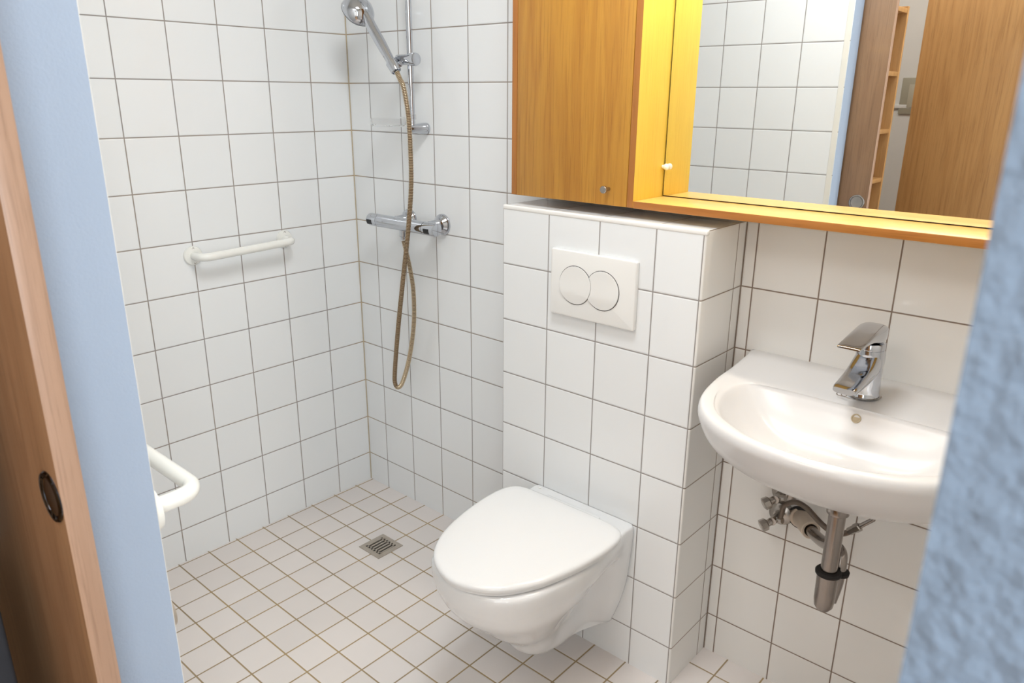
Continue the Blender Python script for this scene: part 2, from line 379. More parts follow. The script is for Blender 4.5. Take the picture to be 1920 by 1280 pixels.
bm = BM(); lathe(bm, [(.0045,0),(.0045,.004),(.0035,.010),(.0048,.014),(.0085,.0175),(.0085,.0235),(.0078,.0245)], (1.160, CY-.001, 1.2245), (0,-1,0), 28)
o = finish('knob', bm, M['chrome_soft'], dr); o['label'] = 'small metal knob'
bm = BM(); lathe(bm, [(.004,0),(.0046,.004),(.0072,.008),(.0074,.011),(.006,.014),(.002,.0155)], (1.2195+.0075, -.0375, 1.2715), (1,0,0), 24)
o = finish('mirror_peg', bm, plain('white_peg', (250,246,236), .3), cab); o['label'] = 'small white peg'

# mirror, its shelf and canopy
bm = BM(); box(bm, (CX1+.0030, -.030, 1.2050), (W-.002, -.0275, 1.93), mi=0)
mi = tag(finish('wall_mirror', bm, M['mirror'], smooth=False), 'large frameless wall mirror above the oak shelf', 'mirror')
bm = BM(); box(bm, (CX1+.0004, -.0272, 1.2026), (W-.002, -.0005, 1.93)); finish('backing_board', bm, M['dark'], mi)
bm = BM(); box(bm, (CX1+.0004, CY, CZ-.0008), (W-.0015, -.0005, 1.2024), bev=.0009)
for f in bm.faces:
    f.normal_update()
    if f.normal.y < -.7: f.material_index = 1
tag(finish('mirror_shelf', bm, [M['oak_shelf'], M['oak_shelf_edge']]), 'long thin oak shelf board running under the mirror', 'shelf')
can = thing('mirror_canopy', 'oak light canopy across the top of the mirror', 'lamp', (1.8, 0, 1.955))
bm = BM(); box(bm, (CX1+.0008, CY, 1.967), (W-.002, -.0005, 1.985), bev=.0008); finish('canopy_board', bm, M['oak_shelf'], can)
bm = BM(); box(bm, (CX1+.0008, CY, 1.9), (W-.002, CY+.016, 1.9665), bev=.0008); finish('canopy_front', bm, M['oak_shelf'], can)
bm = BM(); tube(bm, [(1.25,-.10,1.956),(1.99,-.10,1.956)], .008, 14); finish('lamp_tube', bm, M['glow'], can)
# ceiling lamp
lamp = thing('ceiling_lamp', 'flat white ceiling lamp over the shower area', 'lamp', (1.34, -.74, 2.5))
bm = BM(); box(bm, (1.07, -.95, 2.455), (1.61, -.53, 2.4995), bev=.006); finish('lamp_housing', bm, M['plastic'], lamp)
bm = BM(); box(bm, (1.08, -.94, 2.420), (1.60, -.54, 2.4545), bev=.01); finish('lamp_shade', bm, M['glow'], lamp)

# ------------------------------------------------------------------ toilet
TX = 1.147
toilet = thing('toilet', 'white wall-hung toilet with closed lid', 'toilet', (TX, -.19, .0))
def ring(half, z, n=5, y=lambda x_, y_: 0):
    return [(TX+x_, y_, z + y(x_, y_)) for x_, y_ in loop_from_half(half, n, BY-.0006)]
yb = BY-.0006
K = [
 (.087, [(0,-.245),(.03,-.245),(.048,-.250),(.052,-.27),(.050,-.30),(.049,-.33),(.045,-.365),(.036,-.395),(.020,-.412),(0,-.417)]),
 (.099, [(0,yb),(.05,yb),(.096,yb),(.088,-.212),(.060,-.25),(.053,-.33),(.050,-.38),(.041,-.410),(.023,-.428),(0,-.434)]),
 (.118, [(0,yb),(.05,yb),(.107,yb),(.100,-.215),(.064,-.25),(.056,-.34),(.056,-.39),(.049,-.425),(.029,-.447),(0,-.454)]),
 (.165, [(0,yb),(.07,yb),(.124,yb),(.116,-.22),(.068,-.255),(.064,-.34),(.072,-.40),(.064,-.450),(.040,-.478),(0,-.488)]),
 (.21, [(0,yb),(.08,yb),(.136,yb),(.128,-.22),(.074,-.262),(.084,-.36),(.096,-.43),(.086,-.490),(.052,-.528),(0,-.541)]),
 (.26, [(0,yb),(.08,yb),(.145,yb),(.139,-.225),(.082,-.275),(.112,-.37),(.124,-.45),(.108,-.525),(.065,-.573),(0,-.590)]),
 (.31, [(0,yb),(.09,yb),(.150,yb),(.147,-.23),(.112,-.29),(.150,-.38),(.152,-.465),(.129,-.560),(.079,-.616),(0,-.637)]),
 (.348, [(0,yb),(.09,yb),(.153,yb),(.154,-.23),(.157,-.30),(.170,-.39),(.1645,-.477),(.139,-.575),(.085,-.634),(0,-.656)]),
 (.364, [(0,yb),(.09,yb),(.154,yb),(.156,-.23),(.164,-.30),(.175,-.39),(.168,-.478),(.142,-.578),(.087,-.638),(0,-.661)]),
 (.385, [(0,yb),(.09,yb),(.155,yb),(.158,-.23),(.169,-.30),(.179,-.39),(.171,-.480),(.145,-.580),(.089,-.641),(0,-.664)]),
 (.404, [(0,yb),(.09,yb),(.155,yb),(.158,-.23),(.169,-.30),(.179,-.39),(.171,-.480),(.145,-.580),(.089,-.641),(0,-.664)]),
 (.413, [(0,yb),(.09,yb),(.152,yb),(.155,-.23),(.163,-.30),(.172,-.39),(.165,-.480),(.140,-.575),(.085,-.636),(0,-.658)]),
 (.4148, [(0,yb),(.08,yb),(.142,yb),(.143,-.225),(.150,-.30),(.160,-.39),(.153,-.478),(.130,-.566),(.077,-.623),(0,-.644)]),
]
bm = BM(); loft(bm, smooth_rings([ring(h, z) for z, h in K], 4)); finish('bowl', bm, M['porcelain'], toilet, angle=60)
lid_half = [(0,-.252),(.08,-.252),(.140,-.256),(.172,-.272),(.186,-.315),(.1855,-.385),(.172,-.475),(.143,-.566),(.088,-.640),(0,-.673)]
def inset(half, d, cy=-.47, cx=0):
    out = []
    for x_, y_ in half:
        l = math.hypot(x_, y_-cy) or 1; k = max(0, (l-d)/l); out.append((x_*k, cy+(y_-cy)*k))
    return out
bm = BM(); loft(bm, [ring(inset(lid_half, d), z, 6) for z, d in ((.4154,.010),(.4165,.006),(.4225,.005),(.424,.008))]); finish('seat', bm, M['seat'], toilet, angle=50)
dome = lambda s: (lambda x_, y_: s*(1-((x_/.19)**2+((y_+.47)/.24)**2)*.8))
bm = BM(); loft(bm, [ring(inset(lid_half, d), z, 6, dome(s) if s else (lambda a, b_: 0)) for z, d, s in ((.4252,.004,0),(.4260,.001,0),(.431,0,0),(.4355,.0012,0),(.4385,.005,.0005),(.4400,.012,.0012),(.4407,.03,.002),(.4410,.08,.003),(.4412,.15,.0035))])
finish('lid', bm, M['seat'], toilet, angle=60)
bm = BM(); box(bm, (TX-.085, -.2505, .4148), (TX+.085, -.232, .428), bev=.004, seg=3); finish('hinge', bm, M['seat'], toilet)
bm = BM(); lathe(bm, [(.0045,0),(.0045,.0012),(.001,.0016)], (TX-.136, -.203, .4146), (0,0,1), 16); finish('deck_plug', bm, M['plastic'], toilet)

# flush plate
fp = thing('flush_plate', 'white rectangular dual flush plate with two overlapping round buttons', 'flush plate', (1.1535, BY, .995))
def plate_ring(w_, h_, r, y): return [(1.1535+a, y, .9955+b_) for a, b_ in round_rect(w_, h_, r)]
bm = BM(); loft(bm, [plate_ring(.243,.161,.004,BY-.0004), plate_ring(.245,.163,.005,BY-.004), plate_ring(.245,.163,.005,BY-.010), plate_ring(.242,.160,.004,BY-.0125), plate_ring(.236,.154,.003,BY-.0135)])
finish('plate', bm, M['plastic'], fp, angle=40)
def disc_button(cx, cz, r, cut_from=None, y0=BY-.0136):
    """round button dished above and tilted forward along its lower fifth"""
    pts = []
    n = 64
    for k in range(n):
        a = 2*math.pi*k/n; x_, z_ = r*math.cos(a), r*math.sin(a)
        if cut_from is not None:
            ox, oz, orr = cut_from                      # circle that covers part of this one
            if math.hypot(cx+x_-ox, cz+z_-oz) < orr:
                # project onto the other circle along x
                dz = cz+z_-oz; xx = ox+math.sqrt(max(0, orr*orr-dz*dz)); x_ = xx-cx
        pts.append((x_, z_))
    bm = BM(); rings = []
    def face_y(z_):
        t = (z_ + .42*r)/r
        return (-.0040 + .0022*min(1, max(0, t+.05)/.9)) if z_ > -.42*r else (-.0040 + .0034*min(1, (-.42*r-z_)/(.58*r)))
    cxm = sum(p[0] for p in pts)/n
    for k, dy in ((1.0, 0), (1.0, None), (.985, 'f'), (.8, 'f'), (.6, 'f'), (.4, 'f'), (.2, 'f')):
        rr = []
        for x_, z_ in pts:
            xs = cxm+(x_-cxm)*k; zs = z_*k
            yy = y0 if dy == 0 else y0 + face_y(zs) + (.0006 if dy is None else 0)
            rr.append((cx+xs, yy, cz+zs))
        rings.append(rr)
    return loft(bm, rings)
C1, C2, RB = (1.1075, .9955), (1.1860, .9950), .0465
for (cx, cz), cut in ((C1, None), (C2, (C1[0], C1[1], RB+.0012))):
    bm = BM(); n = 64; outer = []; inner = []
    d = disc_button(cx, cz, RB, cut); finish('flush_button', d, M['plastic'], fp, angle=25)
# thin dark joint round each button
for (cx, cz), full in ((C1, True), (C2, False)):
    bm = BM(); pts = []
    for k in range(97):
        a = 2*math.pi*k/96; x_, z_ = cx+(RB+.0006)*math.cos(a), cz+(RB+.0006)*math.sin(a)
        if not full and math.hypot(x_-C1[0], z_-C1[1]) < RB+.0004: continue
        pts.append((x_, BY-.0136, z_))
    if not full: # start at first gap end
        i = max(range(len(pts)), key=lambda i_: (Vector(pts[i_])-Vector(pts[i_-1])).length); pts = pts[i:]+pts[:i]
    tube(bm, pts, .0008, 6); finish('button_joint', bm, M['dark'], fp)

# ------------------------------------------------------------------ washbasin
SX = 1.770
basin = thing('washbasin', 'white porcelain washbasin hung on the tiled wall', 'sink', (SX, 0, .65))
def sring(half, z, n=5, sh=None):
    return [(SX+x_, y_, z + (sh(x_, y_) if sh else 0)) for x_, y_ in loop_from_half(half, n, -.0006)]
RIM = [(0,-.0006),(.13,-.0006),(.24,-.0006),(.293,-.001),(.289,-.06),(.281,-.15),(.276,-.23),(.252,-.34),(.200,-.422),(.110,-.474),(0,-.491)]
def sc(half, kx, yf, yoff=0.0):
    return [(x_*kx, (y_*yf/.491) if y_ < -.001 else y_) for x_, y_ in half]
deck = lambda x_, y_: .006*max(0, 1+y_/.2)
INN = [(0,-.172),(.09,-.172),(.155,-.174),(.205,-.184),(.228,-.212),(.233,-.262),(.214,-.335),(.172,-.395),(.100,-.438),(.05,-.449),(0,-.453)]
def inn(k, dz, cy=-.315):
    return [(x_*k, cy+(y_-cy)*k) for x_, y_ in INN]
SK = [sring(sc(RIM,.10,.24), .722), sring(sc(RIM,.42,.29), .7225), sring(sc(RIM,.68,.345), .728), sring(sc(RIM,.84,.390), .745), sring(sc(RIM,.925,.430), .772),
      sring(sc(RIM,.970,.458), .803), sring(sc(RIM,.995,.475), .833), sring(sc(RIM,1.0,.480), .846),
      sring(sc(RIM,.992,.476), .8585, sh=deck), sring(sc(RIM,.972,.467), .8630, sh=deck)]
SI = [sring([( (a[0]*.97*.45+b_[0]*.55), (a[1]*.97*.45+b_[1]*.55)) for a, b_ in zip(RIM, INN)], .8625, sh=deck),
      sring(inn(1.02,0), .8600), sring(inn(.975,0), .8545), sring(inn(.90,0), .834), sring(inn(.78,0), .806), sring(inn(.62,0), .782), sring(inn(.42,0), .767), sring(inn(.22,0), .760), sring(inn(.07,0), .758)]
bm = BM(); loft(bm, smooth_rings(SK+SI, 3)); finish('basin_body', bm, M['porcelain_warm'], basin, angle=75)
bm = BM(); lathe(bm, [(.009,-.002),(.009,.0015),(.0078,.0022),(.0068,.0012),(.0066,-.001)], (1.774, -.1845, .8405), (0,-.80,.60), 28)
o = finish('overflow_hole', bm, plain('overflow_shade', (196,180,150), .4), basin); o['label'] = 'small round overflow hole'
bm = BM(); lathe(bm, [(.02,0),(.021,.002),(.019,.003),(.004,.002)], (SX, -.315, .7578), (0,0,1), 28); finish('drain_ring', bm, M['chrome'], basin)

# basin tap
FX, FY, FZ = 1.763, -.116, .8665
tap = thing('basin_tap', 'chrome single-lever tap on the back edge of the washbasin', 'tap', (FX, FY, FZ))
bm = BM()
prof = [(.0290,0),(.0290,.002),(.0280,.004),(.0272,.02),(.0264,.05),(.0258,.075),(.0256,.096),(.0254,.0985)]
lathe(bm, prof, (FX, FY, FZ), (0,-.03,1), 40)
finish('tap_body', bm, M['chrome'], tap)
# spout: broad scooped beak from the body down to the lip
bm = BM(); rs = []
for y_, z_, wd, th in ((-.088,.938,.0200,.031),(-.112,.935,.0212,.030),(-.135,.927,.0212,.026),(-.160,.9185,.0205,.0205),(-.185,.912,.0200,.0160),(-.208,.907,.0195,.0125),(-.228,.9035,.0188,.0100),(-.236,.9020,.0170,.007)):
    z_ += .012*min(1, max(0, (-y_-.10)/.13)); y_ = FY+(y_+.108)*1.05; wd *= 1.17; r_ = []
    for k in range(24):
        a = 2*math.pi*k/24; cx_, sz_ = math.cos(a), math.sin(a)
        ex = math.copysign(abs(cx_)**.65, cx_)*wd; ez = math.copysign(abs(sz_)**.75, sz_)*th
        if sz_ > 0: ez -= (1-(ex/wd)**2)*th*.45*min(1, max(0, (-y_-.13)/.04))    # scooped upper face
        r_.append((FX+ex, y_, z_+ez))
    rs.append(r_)
loft(bm, smooth_rings(rs, 3)); finish('spout', bm, M['chrome'], tap, angle=50)
bm = BM(); lathe(bm, [(.0250,0),(.0260,.001),(.0260,.012),(.0250,.0135)], (FX, FY-.003, FZ+.0985), (0,-.03,1), 40); finish('collar', bm, M['chrome'], tap)
bm = BM(); lathe(bm, [(.0028,0),(.0028,.0007),(.001,.0008)], (FX, FY-.0290, FZ+.1055), (0,-1,0), 16); o = finish('temperature_dot', bm, plain('dot', (90,74,70), .5), tap); o['label'] = 'tiny dark temperature dot'
# lever: a round head whose flat top runs forward into a wedge plate
bm = BM(); rs = []
for y_, zt, zb, wd, e in ((-.0850,1.0060,.983,.006,.8),(-.0880,1.0130,.983,.0150,.8),(-.098,1.0160,.983,.0225,.8),(-.113,1.0170,.983,.0250,.75),(-.130,1.0165,.984,.0250,.7),(-.150,1.0150,.990,.0236,.6),(-.175,1.0125,.9965,.0222,.5),(-.200,1.0095,.9985,.0212,.45),(-.225,1.0062,.9985,.0203,.42),(-.240,1.0040,.9985,.0198,.42),(-.2425,1.0030,.9992,.0190,.42)):
    y_ = FY+(y_+.108)*(1.08 if y_ < -.108 else .9); wd *= 1.04; zt -= .003; zb -= .002
    r_ = []; cz = (zt+zb)/2; hz = (zt-zb)/2
    for k in range(28):
        a = 2*math.pi*k/28; c_, s_ = math.cos(a), math.sin(a)
        r_.append((FX+math.copysign(abs(c_)**e, c_)*wd, y_, cz+math.copysign(abs(s_)**.35, s_)*hz))
    rs.append(r_)
loft(bm, smooth_rings(rs, 3)); finish('lever', bm, M['chrome'], tap, angle=40)
# bead chain for the plug, looped in front of the tap base
chain_pts = []
for k in range(14):
    a = R(12-12.5*k); chain_pts.append((FX+.0318*math.cos(a), FY+.0318*math.sin(a), .8682))
chain_pts += [(1.729,-.138,.8690),(1.722,-.147,.8685),(1.724,-.155,.8680),(1.734,-.158,.8680),(1.741,-.153,.8685),(1.738,-.146,.8692),(1.731,-.149,.8702),(1.735,-.158,.8690),(1.750,-.160,.8680),(1.764,-.158,.8680)]
cp = catmull(chain_pts, 12); L = 0; nextd = 0; bm = BM()
for i in range(1, len(cp)):
    L += (cp[i]-cp[i-1]).length
    if L >= nextd:
        bmesh.ops.create_icosphere(bm, subdivisions=1, radius=.0013, matrix=Matrix.Translation(cp[i])); nextd += .0031
tube(bm, cp, .0004, 5); finish('plug_chain', bm, M['chrome_soft'], tap)

# waste trap under the basin
TRX, TRY = 1.786, -.250
trap = thing('drain_trap', 'grey metal waste trap pipe under the washbasin', 'pipe', (TRX, TRY, .45))
bm = BM(); lathe(bm, [(.016,0),(.0205,.003),(.0215,.012),(.0195,.020),(.0240,.023),(.0250,.031),(.024,.033)], (TRX, TRY, .6645), (0,0,1), 36); lathe(bm, [(.0195,.0335),(.0195,.0570)], (TRX, TRY, .6645), (0,0,1), 30); finish('collar', bm, M['pipe'], trap)
bm = BM(); lathe(bm, [(.0158,0),(.0158,.132)], (TRX, TRY, .535), (0,0,1), 36); finish('tailpipe', bm, M['pipe'], trap)
bm = BM(); lathe(bm, [(.004,0),(.012,.003),(.018,.012),(.0200,.028),(.0203,.060),(.0210,.090)], (TRX, TRY, .446), (0,0,1), 36); finish('cup', bm, M['pipe'], trap)
bm = BM(); lathe(bm, [(.0212,0),(.0245,.002),(.0250,.007),(.0225,.010),(.0165,.0105)], (TRX, TRY, .530), (0,0,1), 36); finish('union_nut', bm, M['dark'], trap)
bp = [(TRX+.006,TRY+.018,.462),(TRX+.010,TRY+.030,.50),(TRX+.010,TRY+.034,.540),(TRX+.004,TRY+.046,.558),(TRX-.015,TRY+.072,.552),(TRX-.045,TRY+.115,.525),(TRX-.072,TRY+.152,.508),(1.690,-.068,.500),(1.676,-.048,.4965)]
bm = BM(); tube(bm, catmull(bp, 8), .0130, 24); finish('return_pipe', bm, M['pipe'], trap, angle=60)
bm = BM(); lathe(bm, [(.016,0),(.0215,.001),(.022,.008),(.0165,.010)], (TRX+.0085, TRY+.031, .520), (.05,.1,1), 32); finish('union_nut', bm, M['dark'], trap)
sa, sb = Vector((1.6400, -.001, .4870)), Vector((1.6850, -.0620, .4990))
bm = BM(); lathe(bm, [(.0255,-.006),(.0255,.0),(.0215,.003),(.0210,(sb-sa).length-.002),(.0195,(sb-sa).length),(.0150,(sb-sa).length-.001),(.0150,.004)], sa, sb-sa, 32, cap=False)
o = finish('wall_sleeve', bm, M['cream_pipe'], trap); o['label'] = 'cream pipe sleeve at the wall'
bm = BM(); lathe(bm, [(.0285,0),(.0285,.004),(.024,.006)], (1.638,-.0006,.4865), (0,-1,0), 32); finish('black_ring', bm, M['black_mat'], trap)  # plain black ring where the sleeve meets the wall

# angle valves and flexible supply
def valve(x, z, label, hose):
    v = thing('angle_valve', label, 'valve', (x, 0, z), group='angle valves under the washbasin')
    bm = BM(); lathe(bm, [(.0305,0),(.0305,.003),(.027,.012),(.018,.018),(.012,.019)], (x, -.0006, z), (0,-1,0), 36); finish('escutcheon', bm, M['chrome_soft'], v)
    bm = BM(); tube(bm, [(x,-.015,z),(x,-.058,z)], .0095, 20); tube(bm, [(x,-.045,z),(x+.020,-.048,z+.006)], .0075, 16); finish('valve_body', bm, M['chrome_soft'], v)
    bm = BM(); tube(bm, [(x,-.045,z),(x-.012,-.062,z-.010)], .0085, 20)
    lathe(bm, [(.010,0),(.0145,.003),(.0150,.016),(.011,.018)], (x-.010,-.059,z-.008), (-.55,-.62,-.35), 8); finish('knob', bm, M['chrome_soft'], v, angle=25)
    return v
valve(1.594, .541, 'upper of the two chrome wall valves left of the waste trap', True)
valve(1.594, .483, 'lower of the two chrome wall valves left of the waste trap', True)
sh = thing('supply_hose', 'thin braided supply hose looping behind the waste trap', 'hose', (1.70, -.10, .5))
hp = [(1.607,-.046,.489),(1.6105,-.049,.512),(1.6164,-.055,.5338),(1.6417,-.066,.5566),(1.6707,-.080,.5618),(1.7027,-.100,.5554),(1.7259,-.115,.5519),(1.7464,-.125,.552),(1.7641,-.130,.5567),(1.7782,-.130,.5652),(1.7880,-.130,.5760)]
bm = BM(); tube(bm, catmull(hp, 8), .0062, 14); finish('braided_hose', bm, M['braid'], sh)
bm = BM(); a_, b_ = Vector(hp[-2]), Vector(hp[-1]); dd = (b_-a_).normalized()
lathe(bm, [(.0072,-.012),(.0085,-.010),(.0085,.004),(.0098,.005),(.0098,.016),(.0075,.018)], b_, dd, 6); finish('connector_nut', bm, M['chrome_soft'], sh, angle=20)
bm = BM(); tube(bm, [b_+dd*.015, b_+dd*.05, (1.850,-.132,.715)], .005, 12); finish('riser_pipe', bm, M['pipe'], sh)

# ------------------------------------------------------------------ shower
rail = thing('shower_rail', 'vertical chrome shower slide rail in the corner', 'rail', (.365, 0, 1.33))
RXX, RYY = .3655, -.050
bm = BM(); tube(bm, [(RXX,RYY,1.328),(RXX,RYY,2.05)], .0090, 28); finish('rail_tube', bm, M['chrome'], rail)
for zz in (1.330, 2.03):
    bm = BM()
    rr = []
    for y_, wx_, hz in ((-.0006,.026,.024),(-.012,.026,.0235),(-.030,.021,.020),(-.050,.016,.0185),(-.062,.012,.017)):
        rr.append([(RXX+a*wx_/.5-.004*0, y_, zz+c*hz/.5) for a, c in round_rect(1, 1, .42, 6)])
        rr[-1] = [(RXX+(a)*wx_, y_, zz+c*hz) for a, c in round_rect(2, 1.45, .70, 6)]
    loft(bm, rr); o = finish('wall_bracket', bm, M['chrome'], rail, angle=50)
sl = BM(); tube(sl, [(RXX-.042,RYY-.010,1.526),(RXX+.012,RYY-.010,1.526)], .0150, 28)
finish('slider', sl, M['chrome'], rail)
bm = BM(); lathe(bm, [(.013,0),(.0175,.002),(.0185,.022),(.0170,.026),(.012,.0275)], (RXX+.013,RYY-.010,1.526), (1,0,0), 28); o = finish('slider_knob', bm, M['chrome'], rail)
# handset
Hd = Vector((.222,-.110,1.674)); Hb = Vector((.3455,-.092,1.500))
hs = thing('shower_handset', 'chrome hand shower resting in the slider of the rail', 'shower head', tuple(Hb))
ax = (Hd-Hb).normalized()
nrm = Vector((-.75,.12,-.64)); nrm = (nrm-ax*nrm.dot(ax)*.55).normalized()
bm = BM()
hp = [Hb+ax*.0, Hb+ax*.02, Hb+ax*.06, Hb+ax*.10, Hb+ax*.145, Hb+ax*.178-nrm*.003, Hb+ax*.205]
tube(bm, catmull(hp, 5), .012, 24, radii=[.0112+.0044*min(1, i/14) - .004*max(0, (i-22)/8) for i in range(31)])
finish('handle', bm, M['chrome'], hs)
bm = BM(); c0 = Hd+nrm*.012
lathe(bm, [(.004,-.032),(.018,-.030),(.034,-.021),(.046,-.006),(.0505,.006),(.0500,.010)], c0, nrm, 44); finish('head', bm, M['chrome'], hs, angle=60)
bm = BM(); lathe(bm, [(.0500,.0102),(.0505,.012),(.0475,.016),(.01,.0165)], c0, nrm, 44); o = finish('spray_face', bm, plain('spray_face', (120,122,126), .4), hs)
hold = BM(); lathe(hold, [(.0128,-.014),(.0155,-.012),(.0175,.014),(.0175,.018),(.0150,.0185),(.0148,.014),(.0128,-.0139)], Hb+ax*.004, ax, 28, cap=False); finish('cradle', hold, M['chrome'], rail)
bm = BM(); tube(bm, [Hb+ax*.004+Vector((.013,.011,.010)), (RXX-.022,RYY-.012,1.522)], .008, 18); finish('cradle_arm', bm, M['chrome'], rail)
# hose
HPTS = [tuple(Hb-ax*.012),(0.3660,-0.0915,1.4700),(0.3811,-0.092,1.4465),(0.4047,-0.098,1.3649),(0.4154,-0.104,1.2592),(0.4167,-0.107,1.174),(0.406,-0.108,1.0856),(0.3818,-0.105,0.9756),(0.3421,-0.095,0.8395),(0.2977,-0.083,0.6845),(0.2590,-0.072,0.5250),(0.2540,-0.068,0.4800),(0.2640,-0.064,0.4690),(0.2850,-0.060,0.4950),(0.3193,-0.055,0.5926),(0.3412,-0.050,0.7137),(0.3464,-0.052,0.8235),(0.3392,-0.058,0.9027),(0.3311,-0.066,0.9634),(0.3275,-0.070,0.990)]
cp = catmull(HPTS, 40); pitch = .0046
cl = [0]
for i in range(1, len(cp)): cl.append(cl[-1]+(cp[i]-cp[i-1]).length)
P2, rad, mis = [], [], []; nrib = int(cl[-1]/pitch); j = 0
for i in range(nrib*4+1):
    s_ = i*pitch/4
    while j < len(cl)-2 and cl[j+1] < s_: j += 1
    t = (s_-cl[j])/max(1e-9, cl[j+1]-cl[j]); P2.append(cp[j].lerp(cp[j+1], min(1, t)))
    rad.append((.0077,.0077,.0060,.0060)[i%4]); mis.append((0,0,1,1)[i%4])
bm = BM(); tube(bm, P2, .007, 12, radii=rad, mis=mis)
tag(finish('shower_hose', bm, [M['rib'], M['groove']]), 'long ribbed brass-toned hose hanging in a loop below the hand shower', 'hose')
# soap dish
dish = thing('soap_dish', 'clear plastic soap dish clipped to the shower rail', 'soap dish', (.25, -.05, 1.33))
bm = BM(); rr = []
for kx, z_ in ((.80,1.3355),(.90,1.3350),(.97,1.339),(1.0,1.358),(.985,1.358),(.95,1.341),(.85,1.338)):
    rr.append([(.268+a*kx, -.062+c*kx, z_) for a, c in round_rect(.120, .075, .03, 8)])
loft(bm, rr); finish('tray', bm, M['clear'], dish)
bm = BM(); lathe(bm, [(.0094,0),(.0128,.0),(.0128,.014),(.0094,.014),(.0094,.0001)], (RXX,RYY,1.358), (0,0,1), 24, cap=False); box(bm, (.325,-.062,1.360), (.351,-.044,1.364)); finish('clip', bm, M['clear'], dish, smooth=False)

# thermostatic mixer
mx_ = thing('shower_mixer', 'chrome thermostatic bar mixer on the shower wall', 'mixer tap', (.33, 0, 1.04))
MZ, MY = 1.039, -.070
bm = BM(); tube(bm, [(.215,MY,MZ),(.432,MY,MZ)], .0205, 32); finish('mixer_body', bm, M['chrome'], mx_)
def grip(x0, x1, mark_x, nm):
    d = 1 if x1 > x0 else -1
    bm = BM(); lathe(bm, [(.018,0),(.0208,.0015),(.0208,abs(x1-x0)-.008),(.0190,abs(x1-x0)-.001),(.012,abs(x1-x0))], (x0,MY,MZ), (d,0,0), 32)
    g = finish(nm, bm, M['chrome'], mx_)
    bm = BM(); rr = []
    for k in range(9):
        a = R(-14+ 28*k/8)-R(0)
        rr.append(a)
    dirv = Vector((0,-.86,-.05))
    for i, xx in enumerate((mark_x-.011, mark_x+.011)):
        pass
    V = []
    for xx in (mark_x-.012, mark_x+.012):
        V.append([(xx, MY-.0214*math.cos(a), MZ+.0214*math.sin(a)) for a in [R(-38+ (46)*k/8) for k in range(9)]])
    vs = [[bm.verts.new(p) for p in r_] for r_ in V]
    vi = [[bm.verts.new((p[0], MY+(p[1]-MY)*.93, MZ+(p[2]-MZ)*.93)) for p in r_] for r_ in V]
    for k in range(8):
        bm.faces.new((vs[0][k], vs[0][k+1], vs[1][k+1], vs[1][k])); bm.faces.new((vi[0][k], vi[0][k+1], vi[1][k+1], vi[1][k]))
        bm.faces.new((vs[0][k], vs[0][k+1], vi[0][k+1], vi[0][k])); bm.faces.new((vs[1][k], vs[1][k+1], vi[1][k+1], vi[1][k]))
    for k in (0, 8): bm.faces.new((vs[0][k], vs[1][k], vi[1][k], vi[0][k]))
    o = finish('button', bm, M['black_mat'], g); o['label'] = 'black grip button'
grip(.2145, .166, .183, 'flow_handle'); grip(.4325, .486, .456, 'temperature_handle')
for xr in (.283, .438):
    bm = BM(); lathe(bm, [(.0335,0),(.0335,.004),(.031,.010),(.022,.018),(.018,.030),(.0165,.060)], (xr,-.0006,MZ+.004), (0,-1,0), 36); finish('wall_rosette', bm, M['chrome'], mx_)
bm = BM(); lathe(bm, [(.012,0),(.012,.020),(.0095,.022),(.009,.030)], (.3275,MY,MZ-.017), (0,0,-1), 24); finish('outlet', bm, M['chrome'], mx_)

# ------------------------------------------------------------------ grab rails
def rosette(parent, c, n, r, screws, t=1.0):
    bm = BM(); lathe(bm, [(r,0),(r,.003*t),(r*.93,.0065*t),(r*.6,.0085*t),(r*.42,.0095*t)], c, n, 36); finish('flange', bm, M['enamel'], parent)
    for s_ in screws:
        bm = BM(); lathe(bm, [(.0042,0),(.0042,.0015),(.003,.0022),(.001,.0012)], Vector(c)+Vector(s_)+Vector(n)*.0058*t, n, 16); o = finish('screw', bm, M['chrome_soft'], parent)
g1 = thing('grab_rail', 'white enamel grab rail mounted flat on the left shower wall', 'grab rail', (0, -.45, .98), group='white grab rails of the shower')
gp = [(.006,-.602,.973),(.030,-.602,.973),(.048,-.596,.973),(.056,-.578,.973),(.057,-.55,.974),(.057,-.45,.977),(.057,-.335,.981),(.056,-.312,.982),(.047,-.298,.982),(.028,-.294,.982),(.006,-.294,.982)]
bm = BM(); tube(bm, catmull(gp, 6), .0122, 22); finish('bar', bm, M['enamel'], g1, angle=60)
rosette(g1, (.0006,-.602,.973), (1,0,0), .0285, [(0,0,.0210),(0,.002,-.0210)])
rosette(g1, (.0006,-.294,.982), (1,0,0), .0285, [(0,0,.0210),(0,0,-.0210)])
g2 = thing('grab_rail', 'white grab rail reaching out from behind the pale blue door reveal', 'grab rail', (1.0, D, .87), group='white grab rails of the shower')
zc, xe = .866, 1.1500
gp = [(xe,D+.006,zc),(xe,D+.040,zc),(xe-.004,D+.064,zc),(xe-.020,D+.078,zc),(xe-.045,D+.081,zc),(xe-.15,D+.081,zc),(xe-.30,D+.081,zc),(xe-.325,D+.078,zc),(xe-.341,D+.064,zc),(xe-.345,D+.04,zc),(xe-.345,D+.006,zc)]
bm = BM(); tube(bm, catmull(gp, 6), .0125, 24); finish('bar', bm, M['enamel'], g2, angle=60)
for xx in (xe, xe-.345): rosette(g2, (xx, D+.0006, zc), (0,1,0), .034, [(0,0,.024),(0,0,-.024)], 2.0)
# small round stop on the same wall
bm = BM(); lathe(bm, [(.027,0),(.027,.008),(.024,.0135),(.012,.0155)], (1.146, D+.0006, .690), (0,1,0), 32)
tag(finish('wall_disc', bm, M['steel']), 'small dull metal disc low on the wall behind the blue reveal', 'wall fitting')

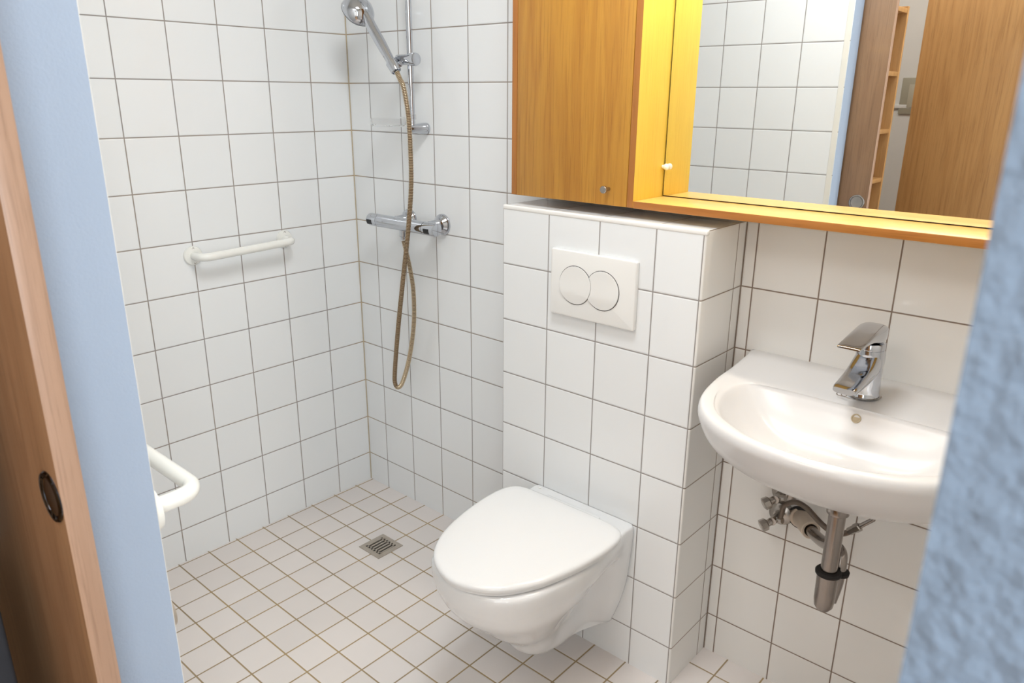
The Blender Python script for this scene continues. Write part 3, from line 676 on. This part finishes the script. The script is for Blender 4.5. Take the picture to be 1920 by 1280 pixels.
# ------------------------------------------------------------------ floor drain
fd = thing('floor_drain', 'square steel floor drain grate with five slots between the tiles', 'drain', (.399, -.278, 0))
x0, x1, y0, y1 = .348, .450, -.329, -.227; cx, cy = .399, -.278
bm = BM()
for a, b_ in (((x0,y0),(x1,y0+.016)),((x0,y1-.016),(x1,y1)),((x0,y0+.016),(x0+.016,y1-.016)),((x1-.016,y0+.016),(x1,y1-.016))):
    box(bm, (a[0],a[1],.0004), (b_[0],b_[1],.0030))
finish('frame', bm, M['steel'], fd, smooth=False)
bm = BM()
nsl = 5; sw, gx0, gx1, gy0, gy1 = .0072, x0+.018, x1-.018, y0+.017, y1-.017
step = (gx1-gx0)/nsl
for k in range(nsl+1):
    xa = gx0+step*k-(step-sw)/2; xb = xa+(step-sw)
    box(bm, (max(xa,x0+.0162),gy0-.0008,.0006), (min(xb,x1-.0162),gy1+.0008,.0040))
box(bm, (x0+.0163,gy0-.0008,.0006), (x1-.0163,gy0+.006,.0040)); box(bm, (x0+.0163,gy1-.006,.0006), (x1-.0163,gy1+.0008,.0040))
finish('grate', bm, M['steel'], fd, smooth=False)
bm = BM(); box(bm, (x0+.0165,gy0,.0003), (x1-.0165,gy1,.0005)); finish('dark_well', bm, M['dark'], fd, smooth=False)

# ------------------------------------------------------------------ things in the corridor, seen in the mirror
bc = thing('bookcase', 'narrow open wooden bookcase in the corridor, seen in the mirror', 'bookcase', (.95, -2.0, 0))
bx = 1.140; yfar, ynear = -2.06, -1.50; ztop = 1.79
bm = BM(); box(bm, (bx-.30, yfar-.018, .0), (bx, yfar, ztop), bev=.001)
for z_ in [k*.032 for k in range(9, 54)]:
    for xx in (bx-.035, bx-.26): pass
o = finish('side_panel', bm, M['beech_hall'], bc)
bm = BM()
for k in range(8, 54): lathe(bm, [(.0026,0),(.0026,.0006),(.0005,.0007)], (bx-.040, yfar+.0002, k*.032), (0,1,0), 8)
pg = finish('peg_holes', bm, M['dark'], o); pg['kind'] = 'stuff'
bm = BM(); box(bm, (bx-.30, ynear, .0), (bx, ynear+.018, ztop), bev=.001); finish('side_panel', bm, M['beech_hall'], bc)
bm = BM(); box(bm, (bx-.306, yfar-.018, .0), (bx-.3002, ynear+.018, ztop)); finish('back_panel', bm, M['beech_hall'], bc)
for z_ in (.08, .36, .63, .862, 1.085, 1.292, 1.525, ztop-.018):
    bm = BM(); box(bm, (bx-.30, yfar+.0002, z_-.009), (bx-.002, ynear-.0002, z_+.009), bev=.001); finish('shelf', bm, M['beech_hall'], bc)
wd = thing('wardrobe', 'tall plain wooden wardrobe in the corridor, seen in the mirror', 'wardrobe', (1.7, -2.5, 0))
bm = BM(); box(bm, (1.185, -2.85, .02), (2.00, -2.235, 2.2), bev=.002); finish('carcass', bm, M['beech_hall'], wd)
bm = BM(); box(bm, (1.172, -2.233, .03), (2.00, -2.213, 2.19), bev=.002); finish('door', bm, M['beech_hall'], wd)
sw_ = thing('light_switch', 'beige light switch on the corridor wall, seen in the mirror', 'switch', (.90, HY, 1.44))
bm = BM(); box(bm, (.865, HY+.0005, 1.345), (.985, HY+.012, 1.535), bev=.003); finish('switch_plate', bm, M['switch'], sw_)
bm = BM(); box(bm, (.905, HY+.0122, 1.38), (.975, HY+.017, 1.50), bev=.002); finish('rocker', bm, plain('rocker', (198,190,168), .4), sw_)
bm = BM(); box(bm, (1.00, -1.475, .0), (1.139, -1.45, .80), bev=.006, seg=3)  # stand-in slab for an unidentified dark upright edge
tag(finish('dark_board', bm, M['darkgrey']), 'dark upright board edge at the far left before the sliding door', 'board')
